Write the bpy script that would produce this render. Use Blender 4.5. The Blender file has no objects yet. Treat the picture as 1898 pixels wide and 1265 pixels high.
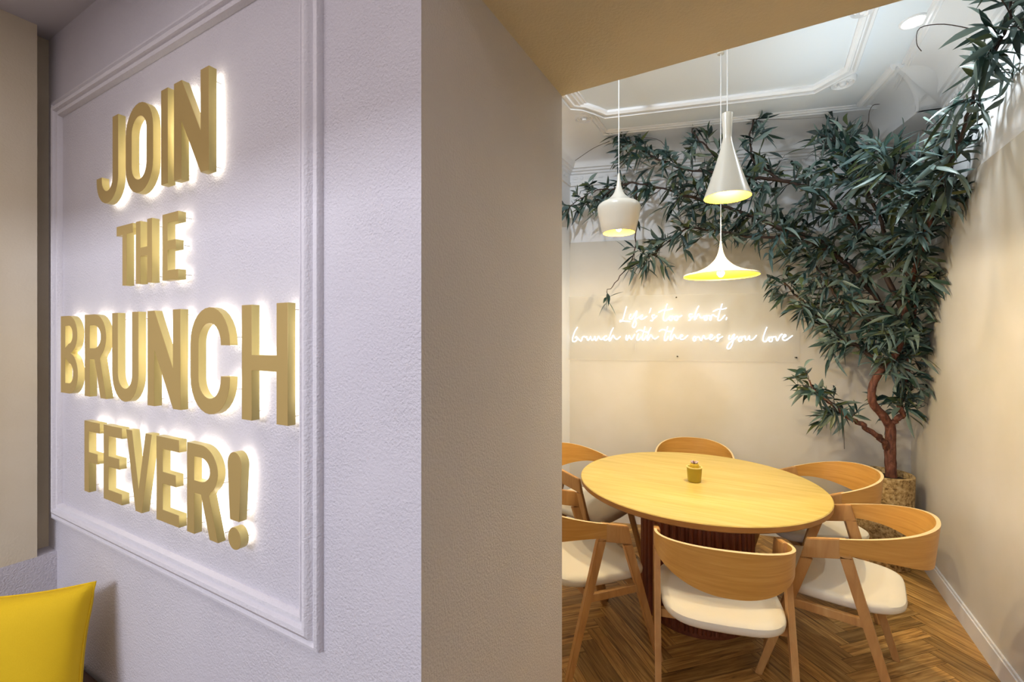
import bpy, bmesh, math, random
from mathutils import Vector, Matrix
PI = math.pi
random.seed(7)
C = bpy.context.scene.collection
# ---------------------------------------------------------------- camera
F = 840.0; HC = 1.6
A = math.atan(467.6 / 840); SA, CA = math.sin(A), math.cos(A)
cam = bpy.data.cameras.new('camera'); camo = bpy.data.objects.new('camera', cam); C.objects.link(camo)
camo.location = (0, 0, HC); camo.rotation_euler = (PI / 2, 0, A)
cam.sensor_width = 36; cam.lens = F / 1898 * 36; cam.shift_y = -4.5 / 1898; cam.clip_start = 0.02
bpy.context.scene.camera = camo
vs = bpy.context.scene.view_settings
vs.view_transform = 'Standard'; vs.look = 'None'; vs.gamma = 1; vs.use_curve_mapping = False; vs.exposure = 0.12
# ---------------------------------------------------------------- world and lights
w = bpy.data.worlds.new('world'); bpy.context.scene.world = w; w.use_nodes = True
w.node_tree.nodes['Background'].inputs[0].default_value = (0.6, 0.65, 0.8, 1)
w.node_tree.nodes['Background'].inputs[1].default_value = 0.05
def uz(u, z): return (u * CA - z * SA, u * SA + z * CA)          # floor plan: camera right / forward -> world x, y
def area(name, loc, rot, sx, sy, power, col):
    l = bpy.data.lights.new(name, 'AREA'); l.shape = 'RECTANGLE'; l.size = sx; l.size_y = sy; l.energy = power; l.color = col
    o = bpy.data.objects.new(name, l); C.objects.link(o); o.location = loc; o.rotation_euler = rot; return o
def spot(name, loc, target, power, angle, blend, col, r=0.03):
    l = bpy.data.lights.new(name, 'SPOT'); l.energy = power; l.spot_size = math.radians(angle); l.spot_blend = blend; l.color = col; l.shadow_soft_size = r
    o = bpy.data.objects.new(name, l); C.objects.link(o); o.location = loc
    o.rotation_euler = (Vector(target) - Vector(loc)).to_track_quat('-Z', 'Y').to_euler(); return o
def point(name, loc, power, col, r=0.03):
    l = bpy.data.lights.new(name, 'POINT'); l.energy = power; l.color = col; l.shadow_soft_size = r
    o = bpy.data.objects.new(name, l); C.objects.link(o); o.location = loc; return o
XR_ = 0.979; COOL = (0.86, 0.90, 1.0); WARM = (1.0, 0.83, 0.55)
area('front_room_ceiling_fill', (-0.9, -0.2, 2.80), (0, 0, 0), 2.2, 0.6, 12, (1.0, 0.93, 0.95))  # unseen fill, added for the ambient level in the front room
area('front_room_back_fill', (-1.3, -2.95, 2.45), (math.radians(80), 0, 0), 2.0, 0.30, 72, (0.84, 0.88, 1.0))  # unseen source behind the camera, added to light the sign wall below the beam
spot('nook_downlight_beam', (-0.85, 1.75, 3.20), (-0.75, 3.6, 2.3), 70, 120, 0.9, (0.80, 0.90, 1.0), 0.05)
area('nook_uplight_fill', (XR_ - 0.62, 2.5, 2.62), (PI, 0, 0), 0.25, 1.8, 6.0, (0.74, 0.90, 1.0))  # bare floating area light, added to brighten the upper wall and ceiling
# ---------------------------------------------------------------- node helpers
def mat(name, base=(0.8, 0.8, 0.8), rough=0.5, metal=0.0, **kw):
    m = bpy.data.materials.new(name); m.use_nodes = True
    b = m.node_tree.nodes['Principled BSDF']
    b.inputs['Base Color'].default_value = (*base, 1); b.inputs['Roughness'].default_value = rough; b.inputs['Metallic'].default_value = metal
    for k, v in kw.items(): b.inputs[k.replace('_', ' ')].default_value = v
    return m
def nodes(m): return m.node_tree.nodes, m.node_tree.links, m.node_tree.nodes['Principled BSDF']
def noise(m, scale, detail=4, vec=None, rough=0.55):
    n, l, b = nodes(m); t = n.new('ShaderNodeTexNoise'); t.inputs['Scale'].default_value = scale; t.inputs['Detail'].default_value = detail; t.inputs['Roughness'].default_value = rough
    if vec: l.new(vec, t.inputs['Vector'])
    return t
def coords(m, kind='Object', scale=(1, 1, 1), rot=(0, 0, 0)):
    n, l, b = nodes(m); c = n.new('ShaderNodeTexCoord'); p = n.new('ShaderNodeMapping')
    p.inputs['Scale'].default_value = scale; p.inputs['Rotation'].default_value = rot; l.new(c.outputs[kind], p.inputs['Vector']); return p.outputs['Vector']
def ramp(m, fac, stops):
    n, l, b = nodes(m); r = n.new('ShaderNodeValToRGB'); e = r.color_ramp.elements
    e[0].position, e[0].color = stops[0][0], (*stops[0][1], 1); e[1].position, e[1].color = stops[-1][0], (*stops[-1][1], 1)
    for p, c in stops[1:-1]: x = e.new(p); x.color = (*c, 1)
    l.new(fac, r.inputs['Fac']); return r.outputs['Color']
def bump(m, h, strength=0.3, dist=0.01):
    n, l, b = nodes(m); x = n.new('ShaderNodeBump'); x.inputs['Strength'].default_value = strength; x.inputs['Distance'].default_value = dist
    l.new(h, x.inputs['Height']); l.new(x.outputs['Normal'], b.inputs['Normal'])
def plaster(name, c1, c2, scale=2.0, grain=90, bs=0.35, bd=0.006, rough=0.85):
    m = mat(name, c1, rough); n, l, b = nodes(m); v = coords(m)
    big = noise(m, scale, 5, v); l.new(ramp(m, big.outputs['Fac'], [(0.3, c1), (0.7, c2)]), b.inputs['Base Color'])
    fine = noise(m, grain, 3, v); patch = noise(m, 3.0, 3, v)
    mu = n.new('ShaderNodeMath'); mu.operation = 'MULTIPLY'; l.new(fine.outputs['Fac'], mu.inputs[0]); l.new(patch.outputs['Fac'], mu.inputs[1])
    bump(m, mu.outputs[0], bs, bd); return m
def wood(name, stops, scale=(1, 14, 14), rough=0.42, n_scale=2.2, rot=(0, 0, 0), bs=0.06):
    m = mat(name, stops[0][1], rough); n, l, b = nodes(m); v = coords(m, 'Object', scale, rot)
    t = noise(m, n_scale, 6, v, 0.6); t.inputs['Distortion'].default_value = 0.6
    l.new(ramp(m, t.outputs['Fac'], stops), b.inputs['Base Color']); bump(m, t.outputs['Fac'], bs, 0.002); return m
M = {}
M['sign_wall'] = plaster('lilac_stucco', (0.63, 0.60, 0.655), (0.69, 0.66, 0.70), 1.6, 170, 0.9, 0.008)
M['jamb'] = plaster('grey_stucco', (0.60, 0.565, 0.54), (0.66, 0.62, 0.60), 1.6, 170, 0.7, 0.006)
M['soffit'] = plaster('warm_bounce_stucco', (0.64, 0.57, 0.41), (0.72, 0.63, 0.46), 2.5, 120, 0.6, 0.006)  # tan base colour holds the warm light bounced up from the table
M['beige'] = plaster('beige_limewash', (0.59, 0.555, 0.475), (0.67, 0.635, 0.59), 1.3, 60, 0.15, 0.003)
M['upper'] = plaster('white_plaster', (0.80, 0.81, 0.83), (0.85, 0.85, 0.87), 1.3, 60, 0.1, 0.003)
M['left_wall'] = plaster('cream_stucco', (0.72, 0.62, 0.44), (0.78, 0.70, 0.55), 2.0, 120, 0.5, 0.005)
M['trim'] = plaster('white_trim_paint', (0.76, 0.75, 0.75), (0.80, 0.79, 0.79), 3, 150, 0.4, 0.003, 0.6)
M['frame_trim'] = plaster('lilac_trim_paint', (0.72, 0.69, 0.73), (0.76, 0.73, 0.77), 3, 170, 0.9, 0.006, 0.7)
M['ceiling'] = mat('ceiling_cool_lit', (0.74, 0.78, 0.82), 0.7)  # bluish base colour carries the cool light from below
M['ceiling_front'] = mat('front_ceiling_paint', (0.62, 0.60, 0.64), 0.8)
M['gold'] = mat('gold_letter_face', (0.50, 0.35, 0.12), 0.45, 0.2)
M['gold_side_lit'] = mat('gold_return_lit', (0.80, 0.66, 0.24), 0.4, 0.15)  # brighter gold stands in for the LED light falling on the returns
M['led'] = mat('led_backing', (1, 1, 1), 0.5); M['led'].node_tree.nodes['Principled BSDF'].inputs['Emission Color'].default_value = (1, 0.96, 0.80, 1); M['led'].node_tree.nodes['Principled BSDF'].inputs['Emission Strength'].default_value = 5
M['pin'] = mat('steel_pin', (0.35, 0.33, 0.30), 0.35, 0.9)
M['neon'] = mat('neon_tube', (1, 1, 1), 0.4); M['neon'].node_tree.nodes['Principled BSDF'].inputs['Emission Color'].default_value = (0.88, 0.94, 1, 1); M['neon'].node_tree.nodes['Principled BSDF'].inputs['Emission Strength'].default_value = 1.9
M['acrylic'] = mat('clear_acrylic', (0.80, 0.76, 0.66), 0.28, 0.0, Alpha=0.12)
M['screw'] = mat('dark_screw', (0.03, 0.025, 0.02), 0.4, 0.6)
M['lamp_white'] = mat('white_enamel', (0.62, 0.57, 0.48), 0.25)
M['lamp_gold'] = mat('brass_lining', (0.80, 0.55, 0.01), 0.5, 0.0)
M['bulb'] = mat('lit_bulb', (1, 1, 1), 0.4); M['bulb'].node_tree.nodes['Principled BSDF'].inputs['Emission Color'].default_value = (1, 0.86, 0.55, 1); M['bulb'].node_tree.nodes['Principled BSDF'].inputs['Emission Strength'].default_value = 40
M['cord'] = mat('white_cord', (0.70, 0.68, 0.66), 0.5)
M['down'] = mat('lit_downlight', (1, 1, 1), 0.4); M['down'].node_tree.nodes['Principled BSDF'].inputs['Emission Color'].default_value = (0.92, 0.97, 1, 1); M['down'].node_tree.nodes['Principled BSDF'].inputs['Emission Strength'].default_value = 12
OAK = [(0.25, (0.38, 0.18, 0.055)), (0.5, (0.49, 0.26, 0.085)), (0.75, (0.58, 0.34, 0.13))]
M['oak'] = wood('oak_frame', OAK, (6, 6, 1.2), 0.45, 3.5)
M['ply'] = wood('oak_plywood', [(0.2, (0.44, 0.21, 0.04)), (0.5, (0.55, 0.28, 0.06)), (0.8, (0.63, 0.35, 0.09))], (1.2, 1.2, 26), 0.4, 3.0)
M['ply_edge'] = wood('plywood_edge', [(0.3, (0.70, 0.50, 0.24)), (0.7, (0.80, 0.62, 0.36))], (8, 8, 60), 0.5)
M['table'] = wood('oak_tabletop', [(0.25, (0.52, 0.37, 0.08)), (0.5, (0.62, 0.45, 0.12)), (0.75, (0.70, 0.53, 0.19))], (1.0, 13, 13), 0.36, 2.2, (0, 0, math.radians(-18)))
M['table_edge'] = wood('oak_edge', [(0.3, (0.30, 0.14, 0.035)), (0.7, (0.42, 0.21, 0.06))], (3, 3, 30), 0.4)
M['mahogany'] = wood('dark_fluted_wood', [(0.3, (0.13, 0.030, 0.012)), (0.7, (0.22, 0.06, 0.025))], (14, 14, 1), 0.4, 3)
M['fabric'] = mat('cream_fabric', (0.70, 0.65, 0.53), 0.9); n_, l_, b_ = nodes(M['fabric']); t_ = noise(M['fabric'], 420, 2, coords(M['fabric'])); bump(M['fabric'], t_.outputs['Fac'], 0.25, 0.002)
M['mustard'] = mat('mustard_linen', (0.80, 0.52, 0.005), 0.85); t_ = noise(M['mustard'], 350, 2, coords(M['mustard'])); bump(M['mustard'], t_.outputs['Fac'], 0.35, 0.002)
M['bench'] = mat('brown_leather', (0.10, 0.045, 0.02), 0.5)
M['bark'] = wood('reddish_bark', [(0.3, (0.05, 0.016, 0.010)), (0.55, (0.16, 0.055, 0.032)), (0.8, (0.33, 0.17, 0.12))], (9, 9, 3), 0.75, 5, bs=0.5)
M['twig'] = mat('dark_twig', (0.045, 0.022, 0.014), 0.7)
M['soil'] = mat('potting_soil', (0.03, 0.016, 0.010), 0.95)
M['ochre'] = mat('ochre_ceramic', (0.42, 0.30, 0.02), 0.45)
M['ochre_in'] = mat('pale_ochre_glaze', (0.80, 0.66, 0.22), 0.4)
M['petal'] = mat('dried_petal', (0.55, 0.42, 0.42), 0.8)
M['petal_dark'] = mat('dark_dried_petal', (0.16, 0.06, 0.08), 0.8)
M['yellow'] = mat('yellow_filling', (0.62, 0.42, 0.03), 0.7)
# cork pot
m = M['cork'] = mat('speckled_cork', (0.4, 0.3, 0.15), 0.8); n, l, b = nodes(m); v = coords(m, 'Object', (1, 1, 1))
t = noise(m, 42, 6, v, 0.7); l.new(ramp(m, t.outputs['Fac'], [(0.36, (0.12, 0.06, 0.02)), (0.48, (0.42, 0.28, 0.11)), (0.62, (0.62, 0.47, 0.25))]), b.inputs['Base Color']); bump(m, t.outputs['Fac'], 0.6, 0.01)
# leaves: colour differs from leaf to leaf, paler on the underside
m = M['leaf'] = mat('willow_leaf', (0.04, 0.08, 0.05), 0.42); n, l, b = nodes(m)
g = n.new('ShaderNodeNewGeometry')
top = ramp(m, g.outputs['Random Per Island'], [(0.0, (0.006, 0.018, 0.015)), (0.35, (0.014, 0.040, 0.034)), (0.6, (0.028, 0.062, 0.044)), (0.8, (0.062, 0.078, 0.022)), (0.93, (0.10, 0.13, 0.05)), (1.0, (0.17, 0.24, 0.22))])
und = ramp(m, g.outputs['Random Per Island'], [(0.0, (0.05, 0.10, 0.10)), (1.0, (0.17, 0.23, 0.20))])
mx = n.new('ShaderNodeMix'); mx.data_type = 'RGBA'; l.new(g.outputs['Backfacing'], mx.inputs['Factor']); l.new(top, mx.inputs[6]); l.new(und, mx.inputs[7]); l.new(mx.outputs[2], b.inputs['Base Color'])
# parquet: each plank its own tone, grain along the plank from UV
m = M['parquet'] = mat('oak_parquet', (0.3, 0.18, 0.08), 0.38); n, l, b = nodes(m)
g = n.new('ShaderNodeNewGeometry'); uvv = coords(m, 'UV', (1.6, 26, 1)); ad = n.new('ShaderNodeVectorMath'); ad.operation = 'ADD'; l.new(uvv, ad.inputs[0])
cmb = n.new('ShaderNodeMath'); cmb.operation = 'MULTIPLY'; cmb.inputs[1].default_value = 37; l.new(g.outputs['Random Per Island'], cmb.inputs[0]); l.new(cmb.outputs[0], ad.inputs[1])
t = noise(m, 2.2, 6, ad.outputs[0], 0.62); t.inputs['Distortion'].default_value = 0.8
c1 = ramp(m, t.outputs['Fac'], [(0.3, (0.15, 0.07, 0.018)), (0.48, (0.40, 0.21, 0.055)), (0.72, (0.68, 0.43, 0.15))])
hv = n.new('ShaderNodeHueSaturation'); l.new(c1, hv.inputs['Color']); mr = n.new('ShaderNodeMapRange'); mr.inputs['To Min'].default_value = 0.7; mr.inputs['To Max'].default_value = 1.35
l.new(g.outputs['Random Per Island'], mr.inputs['Value']); l.new(mr.outputs[0], hv.inputs['Value']); l.new(hv.outputs[0], b.inputs['Base Color'])
# ---------------------------------------------------------------- mesh helpers
def obj(name, bm, m, parent=None, smooth=False, loc=None, fix=True):
    me = bpy.data.meshes.new(name)
    if fix: bmesh.ops.recalc_face_normals(bm, faces=bm.faces[:])
    bm.to_mesh(me); bm.free()
    for x in (m if isinstance(m, (list, tuple)) else [m]): me.materials.append(x)
    if smooth:
        me.polygons.foreach_set('use_smooth', [True] * len(me.polygons))
        try: me.set_sharp_from_angle(angle=math.radians(40))
        except Exception: pass
    o = bpy.data.objects.new(name, me); C.objects.link(o)
    if parent: o.parent = parent
    if loc: o.location = loc
    return o
def struct(name, bm, m, label=None, smooth=False):
    o = obj(name, bm, m, smooth=smooth); o['kind'] = 'structure'
    if label: o['label'] = label
    return o
def thing(name, label, cat, loc=(0, 0, 0), rotz=0, group=None):
    o = bpy.data.objects.new(name, None); C.objects.link(o); o.location = loc; o.rotation_euler = (0, 0, rotz); o.empty_display_size = 0.1
    o['label'] = label; o['category'] = cat
    if group: o['group'] = group
    return o
def bx(bm, x0, x1, y0, y1, z0, z1, mi=0):
    vs_ = [bm.verts.new((x, y, z)) for x in (x0, x1) for y in (y0, y1) for z in (z0, z1)]
    for f in ((0, 1, 3, 2), (4, 6, 7, 5), (0, 4, 5, 1), (2, 3, 7, 6), (0, 2, 6, 4), (1, 5, 7, 3)):
        bm.faces.new([vs_[i] for i in f]).material_index = mi
def prism(bm, pts, z0, z1, mi=0):
    a = [bm.verts.new((x, y, z0)) for x, y in pts]; b = [bm.verts.new((x, y, z1)) for x, y in pts]
    bm.faces.new(a).material_index = mi; bm.faces.new(b[::-1]).material_index = mi
    for i in range(len(pts)):
        j = (i + 1) % len(pts); bm.faces.new((a[i], b[i], b[j], a[j])).material_index = mi
def hull8(bm, a, b):      # two quads of 4 points -> box
    va = [bm.verts.new(p) for p in a]; vb = [bm.verts.new(p) for p in b]
    bm.faces.new(va); bm.faces.new(vb[::-1])
    for i in range(4):
        j = (i + 1) % 4; bm.faces.new((va[i], vb[i], vb[j], va[j]))
def tube(bm, pts, rad, seg=8, caps=True):
    pts = [Vector(p) for p in pts]; n = len(pts)
    rr = rad if isinstance(rad, (list, tuple)) else [rad] * n
    rings = []; up = None
    for i, p in enumerate(pts):
        d = (pts[min(i + 1, n - 1)] - pts[max(i - 1, 0)])
        if d.length < 1e-9: d = Vector((0, 0, 1))
        d.normalize()
        if up is None:
            up = d.orthogonal().normalized()
        else:
            up = (up - d * up.dot(d));
            if up.length < 1e-6: up = d.orthogonal()
            up.normalize()
        s = d.cross(up)
        rings.append([bm.verts.new(p + (up * math.cos(2 * PI * k / seg) + s * math.sin(2 * PI * k / seg)) * rr[i]) for k in range(seg)])
    for i in range(n - 1):
        for k in range(seg):
            k2 = (k + 1) % seg; bm.faces.new((rings[i][k], rings[i][k2], rings[i + 1][k2], rings[i + 1][k]))
    if caps:
        bm.faces.new(rings[0][::-1]); bm.faces.new(rings[-1])
def lathe(bm, prof, seg=48, c=(0, 0, 0), mi=None, cap_bot=False, cap_top=False):
    rings = []
    for r, z in prof:
        rings.append([bm.verts.new((c[0] + r * math.cos(2 * PI * k / seg), c[1] + r * math.sin(2 * PI * k / seg), c[2] + z)) for k in range(seg)])
    for i in range(len(prof) - 1):
        for k in range(seg):
            k2 = (k + 1) % seg; f = bm.faces.new((rings[i][k], rings[i][k2], rings[i + 1][k2], rings[i + 1][k]))
            if mi: f.material_index = mi[i]
    if cap_bot: bm.faces.new(rings[0][::-1])
    if cap_top: bm.faces.new(rings[-1])
def catmull(pts, sub=5, closed=False):
    P = [Vector(p) for p in pts]; out = []
    n = len(P); rng = range(n if closed else n - 1)
    for i in rng:
        if closed: p0, p1, p2, p3 = P[(i - 1) % n], P[i], P[(i + 1) % n], P[(i + 2) % n]
        else: p0, p1, p2, p3 = P[max(i - 1, 0)], P[i], P[i + 1], P[min(i + 2, n - 1)]
        for k in range(sub):
            t = k / sub; t2, t3 = t * t, t * t * t
            out.append(0.5 * ((2 * p1) + (-p0 + p2) * t + (2 * p0 - 5 * p1 + 4 * p2 - p3) * t2 + (-p0 + 3 * p1 - 3 * p2 + p3) * t3))
    if not closed: out.append(P[-1])
    return out
# sweep a moulding profile [(out, up)] along a 2D path; frame(p, out_dir) places it
def moulding(bm, path, prof, closed, place):
    n = len(path); rings = []
    for i in range(n):
        p = Vector(path[i]); a = Vector(path[(i - 1) % n]); b = Vector(path[(i + 1) % n])
        d1 = (p - a).normalized() if (closed or i > 0) else None; d2 = (b - p).normalized() if (closed or i < n - 1) else None
        if d1 is None: d1 = d2
        if d2 is None: d2 = d1
        n1 = Vector((-d1.y, d1.x)); n2 = Vector((-d2.y, d2.x)); mvec = (n1 + n2)
        mvec = mvec / max(0.2, (1 + n1.dot(n2)))
        rings.append([bm.verts.new(place(p + mvec * o, h)) for o, h in prof])
    rng = range(n if closed else n - 1)
    for i in rng:
        j = (i + 1) % n
        for k in range(len(prof) - 1):
            bm.faces.new((rings[i][k], rings[i][k + 1], rings[j][k + 1], rings[j][k]))
    if not closed: bm.faces.new(rings[0][::-1]); bm.faces.new(rings[-1])
def ray_plan(px): # direction in world xy of an image column, per unit depth
    t = (px - 949) / F; return (-SA + CA * t, CA + SA * t)
def unpx(px, py, z): # photo pixel and depth -> world point
    dx, dy = ray_plan(px); return Vector((dx * z, dy * z, HC - (py - 628) / F * z))
# ---------------------------------------------------------------- plan of the two rooms
YS = 0.7097; YF = 1.437; XJ = -0.6045; XR = 0.979; SOF = 2.43; ZCL = 3.23; ZCF = 2.84; XL = -2.51; SPLIT = 2.50
corner = Vector(uz(3.048, 3.464)); bd = Vector(uz(-0.9745, 0.2243)).normalized(); corner = Vector((XR, corner.y))
bn = Vector((-bd.y, bd.x)) * 1.0
if bn.dot(Vector((0, 0)) - corner) < 0: bn = -bn       # points into the room
def back_depth(px):
    dx, dy = ray_plan(px); # z*(dx,dy) = corner + s*bd
    det = dx * (-bd.y) - dy * (-bd.x); return (corner.x * (-bd.y) - corner.y * (-bd.x)) / det
def right_depth(px):
    dx, dy = ray_plan(px); return XR / dx if dx > 0.01 else 99
zl = back_depth(1056); lc = Vector((ray_plan(1056)[0] * zl, ray_plan(1056)[1] * zl))   # left back corner
XNL = lc.x
def back_pt(px, py, off=0.0):
    z = back_depth(px); p = unpx(px, py, z); p.x += bn.x * off; p.y += bn.y * off; return p
# floor: herringbone planks at 45 degrees
bm = bmesh.new(); L_, W_ = 0.56, 0.08; uvl = bm.loops.layers.uv.new('UVMap'); n8 = 7; L_ = n8 * W_; c45 = math.cos(PI / 4)
def plank(x0, y0, x1, y1, horiz):
    cx, cy = (x0 + x1) / 2, (y0 + y1) / 2; wx, wy = (cx - cy) * c45 - 0.4, (cx + cy) * c45 + 2.6
    if not (-1.9 < wx < 1.25 and 0.2 < wy < 5.1): return
    g = 0.0008; q = [(x0 + g, y0 + g), (x1 - g, y0 + g), (x1 - g, y1 - g), (x0 + g, y1 - g)]
    vv = [bm.verts.new(((x - y) * c45 - 0.4, (x + y) * c45 + 2.6, 0.0)) for x, y in q]; f = bm.faces.new(vv)
    for lp, (x, y) in zip(f.loops, q): lp[uvl].uv = ((x - x0, y - y0) if horiz else (y - y0, x - x0))
for k in range(-70, 70):
    for mm in range(-6, 7):
        o = mm * 2 * L_
        plank(k * W_ + o, k * W_, k * W_ + L_ + o, k * W_ + W_, True)
        plank((k - 1) * W_ + o, k * W_, k * W_ + o, k * W_ + L_, False)
bmesh.ops.recalc_face_normals(bm, faces=bm.faces[:])
bx(bm, -2.75, 2.6, -3.1, 5.2, -0.05, -0.002, 1)
struct('floor', bm, [M['parquet'], M['twig']], 'herringbone oak parquet floor')
# sign wall (also the thick jamb and the soffit of the opening)
bm = bmesh.new(); bx(bm, -2.75, XJ, YS, YF, 0, 3.3)
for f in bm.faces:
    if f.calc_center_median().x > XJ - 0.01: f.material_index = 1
struct('wall_sign', bm, [M['sign_wall'], M['jamb']], 'thick lilac stucco wall that carries the gold letters')
bm = bmesh.new(); bx(bm, XJ, XR, YS, YF, SOF, 3.3)
struct('wall_header', bm, M['soffit'], 'stucco soffit over the opening, warm bounced light in its tan colour')
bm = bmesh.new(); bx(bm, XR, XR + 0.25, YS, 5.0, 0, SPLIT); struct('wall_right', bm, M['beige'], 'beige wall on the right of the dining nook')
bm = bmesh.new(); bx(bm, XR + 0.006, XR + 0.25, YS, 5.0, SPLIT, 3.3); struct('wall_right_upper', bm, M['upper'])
def wall_strip(bm, a, b, th, z0, z1, nrm):
    prism(bm, [(a.x, a.y), (b.x, b.y), (b.x - nrm.x * th, b.y - nrm.y * th), (a.x - nrm.x * th, a.y - nrm.y * th)], z0, z1)
far = corner + bd * ((lc - corner).length + 0.2)
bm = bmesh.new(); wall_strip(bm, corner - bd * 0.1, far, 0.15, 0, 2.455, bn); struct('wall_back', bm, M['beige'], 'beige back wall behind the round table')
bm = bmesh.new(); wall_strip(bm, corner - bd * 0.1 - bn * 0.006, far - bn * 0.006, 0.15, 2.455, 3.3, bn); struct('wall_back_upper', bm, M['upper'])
bm = bmesh.new(); bx(bm, XNL - 0.15, XNL, YF, lc.y + 0.1, 0, 3.3); struct('wall_nook_left', bm, M['upper'])
bm = bmesh.new(); bx(bm, XNL - 0.1, XR + 0.1, YF - 0.02, 5.0, ZCL, ZCL + 0.08); struct('ceiling', bm, M['ceiling'], 'white ceiling with plaster mouldings')
bm = bmesh.new(); bx(bm, -2.75, 2.6, -3.1, YS, ZCF, ZCF + 0.08); struct('ceiling_front', bm, M['ceiling_front'])
bm = bmesh.new(); bx(bm, -2.75, -2.60, -3.1, YS, 0, ZCF); bx(bm, -2.60, XL, -3.1, 0.652, 0.737, ZCF); struct('wall_left', bm, M['left_wall'], 'cream stucco wall at the far left')
bm = bmesh.new(); bx(bm, -2.60, XL, -3.1, YS, 0, 0.737); struct('trim_2', bm, M['sign_wall'], 'low stucco ledge under the cream wall')
bm = bmesh.new(); bx(bm, 2.5, 2.6, -3.1, YS, 0, ZCF); struct('wall_front_right', bm, M['upper'])
bm = bmesh.new(); bx(bm, XR + 0.25, 2.6, YS, YS + 0.1, 0, ZCF); struct('wall_opening_right', bm, M['upper'])
bm = bmesh.new(); bx(bm, -2.75, 2.6, -3.2, -3.1, 0, ZCF); struct('wall_behind', bm, M['upper'])
bm = bmesh.new(); bx(bm, -2.60, 2.5, -0.75, -0.6, 2.18, ZCF); struct('light_cutting_beam', bm, M['ceiling_front'])  # unseen beam, added to cut the light off along the sign wall
# baseboards
bm = bmesh.new(); bx(bm, XR - 0.016, XR, YF, corner.y, 0, 0.10); bx(bm, XR - 0.010, XR, YF, corner.y, 0.10, 0.115); struct('baseboard_right', bm, M['trim'], 'white baseboard along the right wall')
bm = bmesh.new(); wall_strip(bm, corner + bn * 0.015, lc + bn * 0.015, 0.015, 0, 0.11, bn); struct('baseboard_back', bm, M['trim'])
# picture-frame moulding on the sign wall
FP = [(0, 0), (0, 0.010), (0.004, 0.016), (0.012, 0.018), (0.017, 0.012), (0.022, 0.012), (0.026, 0.020), (0.036, 0.026), (0.046, 0.024), (0.050, 0.014), (0.056, 0.012), (0.060, 0.018), (0.066, 0.016), (0.070, 0.006), (0.070, 0)]
bm = bmesh.new(); moulding(bm, [(-2.52, 0.872), (-0.898, 0.872), (-0.898, 2.555), (-2.52, 2.555)], FP, True, lambda p, h: (p.x, YS - h, p.y))
struct('trim_1', bm, M['frame_trim'], 'rectangular plaster frame moulding around the gold letters', True)
bm = bmesh.new(); moulding(bm, [(0.505, 0.91), (0.505, 2.6)], [(0, 0), (0, 0.01), (0.01, 0.018), (0.03, 0.02), (0.045, 0.01), (0.045, 0)], False, lambda p, h: (XL + h, p.x, p.y))
struct('trim_3', bm, M['left_wall'])
# cornice round the nook
path = [Vector((XNL, YF)), Vector((XNL, lc.y)), lc, corner, Vector((XR, YF))]
path = [Vector((XNL, YF)), Vector((lc.x, lc.y)), Vector((corner.x, corner.y)), Vector((XR, YF))]
def offs_path(ds):   # ds: offset per segment
    out = []; segs = []
    for i in range(3):
        a, b = path[i], path[i + 1]; d = (b - a).normalized(); nn = Vector((d.y, -d.x)); segs.append((a + nn * ds[i], d))
    out.append(segs[0][0])
    for i in range(2):
        (p, d), (q, e) = segs[i], segs[i + 1]; det = d.x * (-e.y) + e.x * d.y
        r = q - p; s = (r.x * (-e.y) + e.x * r.y) / det; out.append(p + d * s)
    out.append(segs[2][0] + segs[2][1] * (path[3] - path[2]).length); return out
CP = [(0, 2.955), (0.014, 2.957), (0.016, 2.985), (0.006, 2.992), (0.006, 3.055), (0.018, 3.060), (0.022, 3.075), (0.036, 3.080), (0.040, 3.095), (0.055, 3.100), (0.060, 3.115)]
bm = bmesh.new(); rings = []
for o, z in CP: rings.append([bm.verts.new((p.x, p.y, z)) for p in offs_path((o, o, o))])
for k in range(9):     # cove
    th = k / 8 * PI / 2; o = 0.06 + (1 - math.cos(th)) * 0.17; ob = 0.06 + (1 - math.cos(th)) * 0.34; z = 3.115 + math.sin(th) * 0.095
    rings.append([bm.verts.new((p.x, p.y, z)) for p in offs_path((ob, ob, o))])
for o, ob, z in ((0.235, 0.41, 3.205), (0.24, 0.415, 3.212), (0.25, 0.43, 3.212), (0.256, 0.437, 3.222), (0.268, 0.447, 3.222), (0.27, 0.45, 3.231)):
    rings.append([bm.verts.new((p.x, p.y, z)) for p in offs_path((ob, ob, o))])
for i in range(len(rings) - 1):
    for k in range(3): bm.faces.new((rings[i][k], rings[i][k + 1], rings[i + 1][k + 1], rings[i + 1][k]))
struct('trim_4', bm, M['trim'], 'white plaster cornice around the dining nook', True)
# ornament band of small scrolls on the cornice
bm = bmesh.new()
for i in range(3):
    a, b = path[i], path[i + 1]; L = (b - a).length; d = (b - a).normalized(); nn = Vector((d.y, -d.x)); k = 0; s = 0.05
    while s < L - 0.05:
        c = a + d * s + nn * 0.008; ww = 0.018 if k % 2 else 0.026; hh = 0.020 if k % 2 else 0.013
        q = []
        for j in range(8):
            an = 2 * PI * j / 8; q.append((c + d * math.cos(an) * ww, 3.023 + math.sin(an) * hh))
        cen = bm.verts.new((c.x + nn.x * 0.012, c.y + nn.y * 0.012, 3.023)); vv = [bm.verts.new((p.x, p.y, z)) for p, z in q]
        for j in range(8): bm.faces.new((vv[j], vv[(j + 1) % 8], cen))
        s += 0.055; k += 1
struct('trim_5', bm, M['trim'], None, True)
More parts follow.
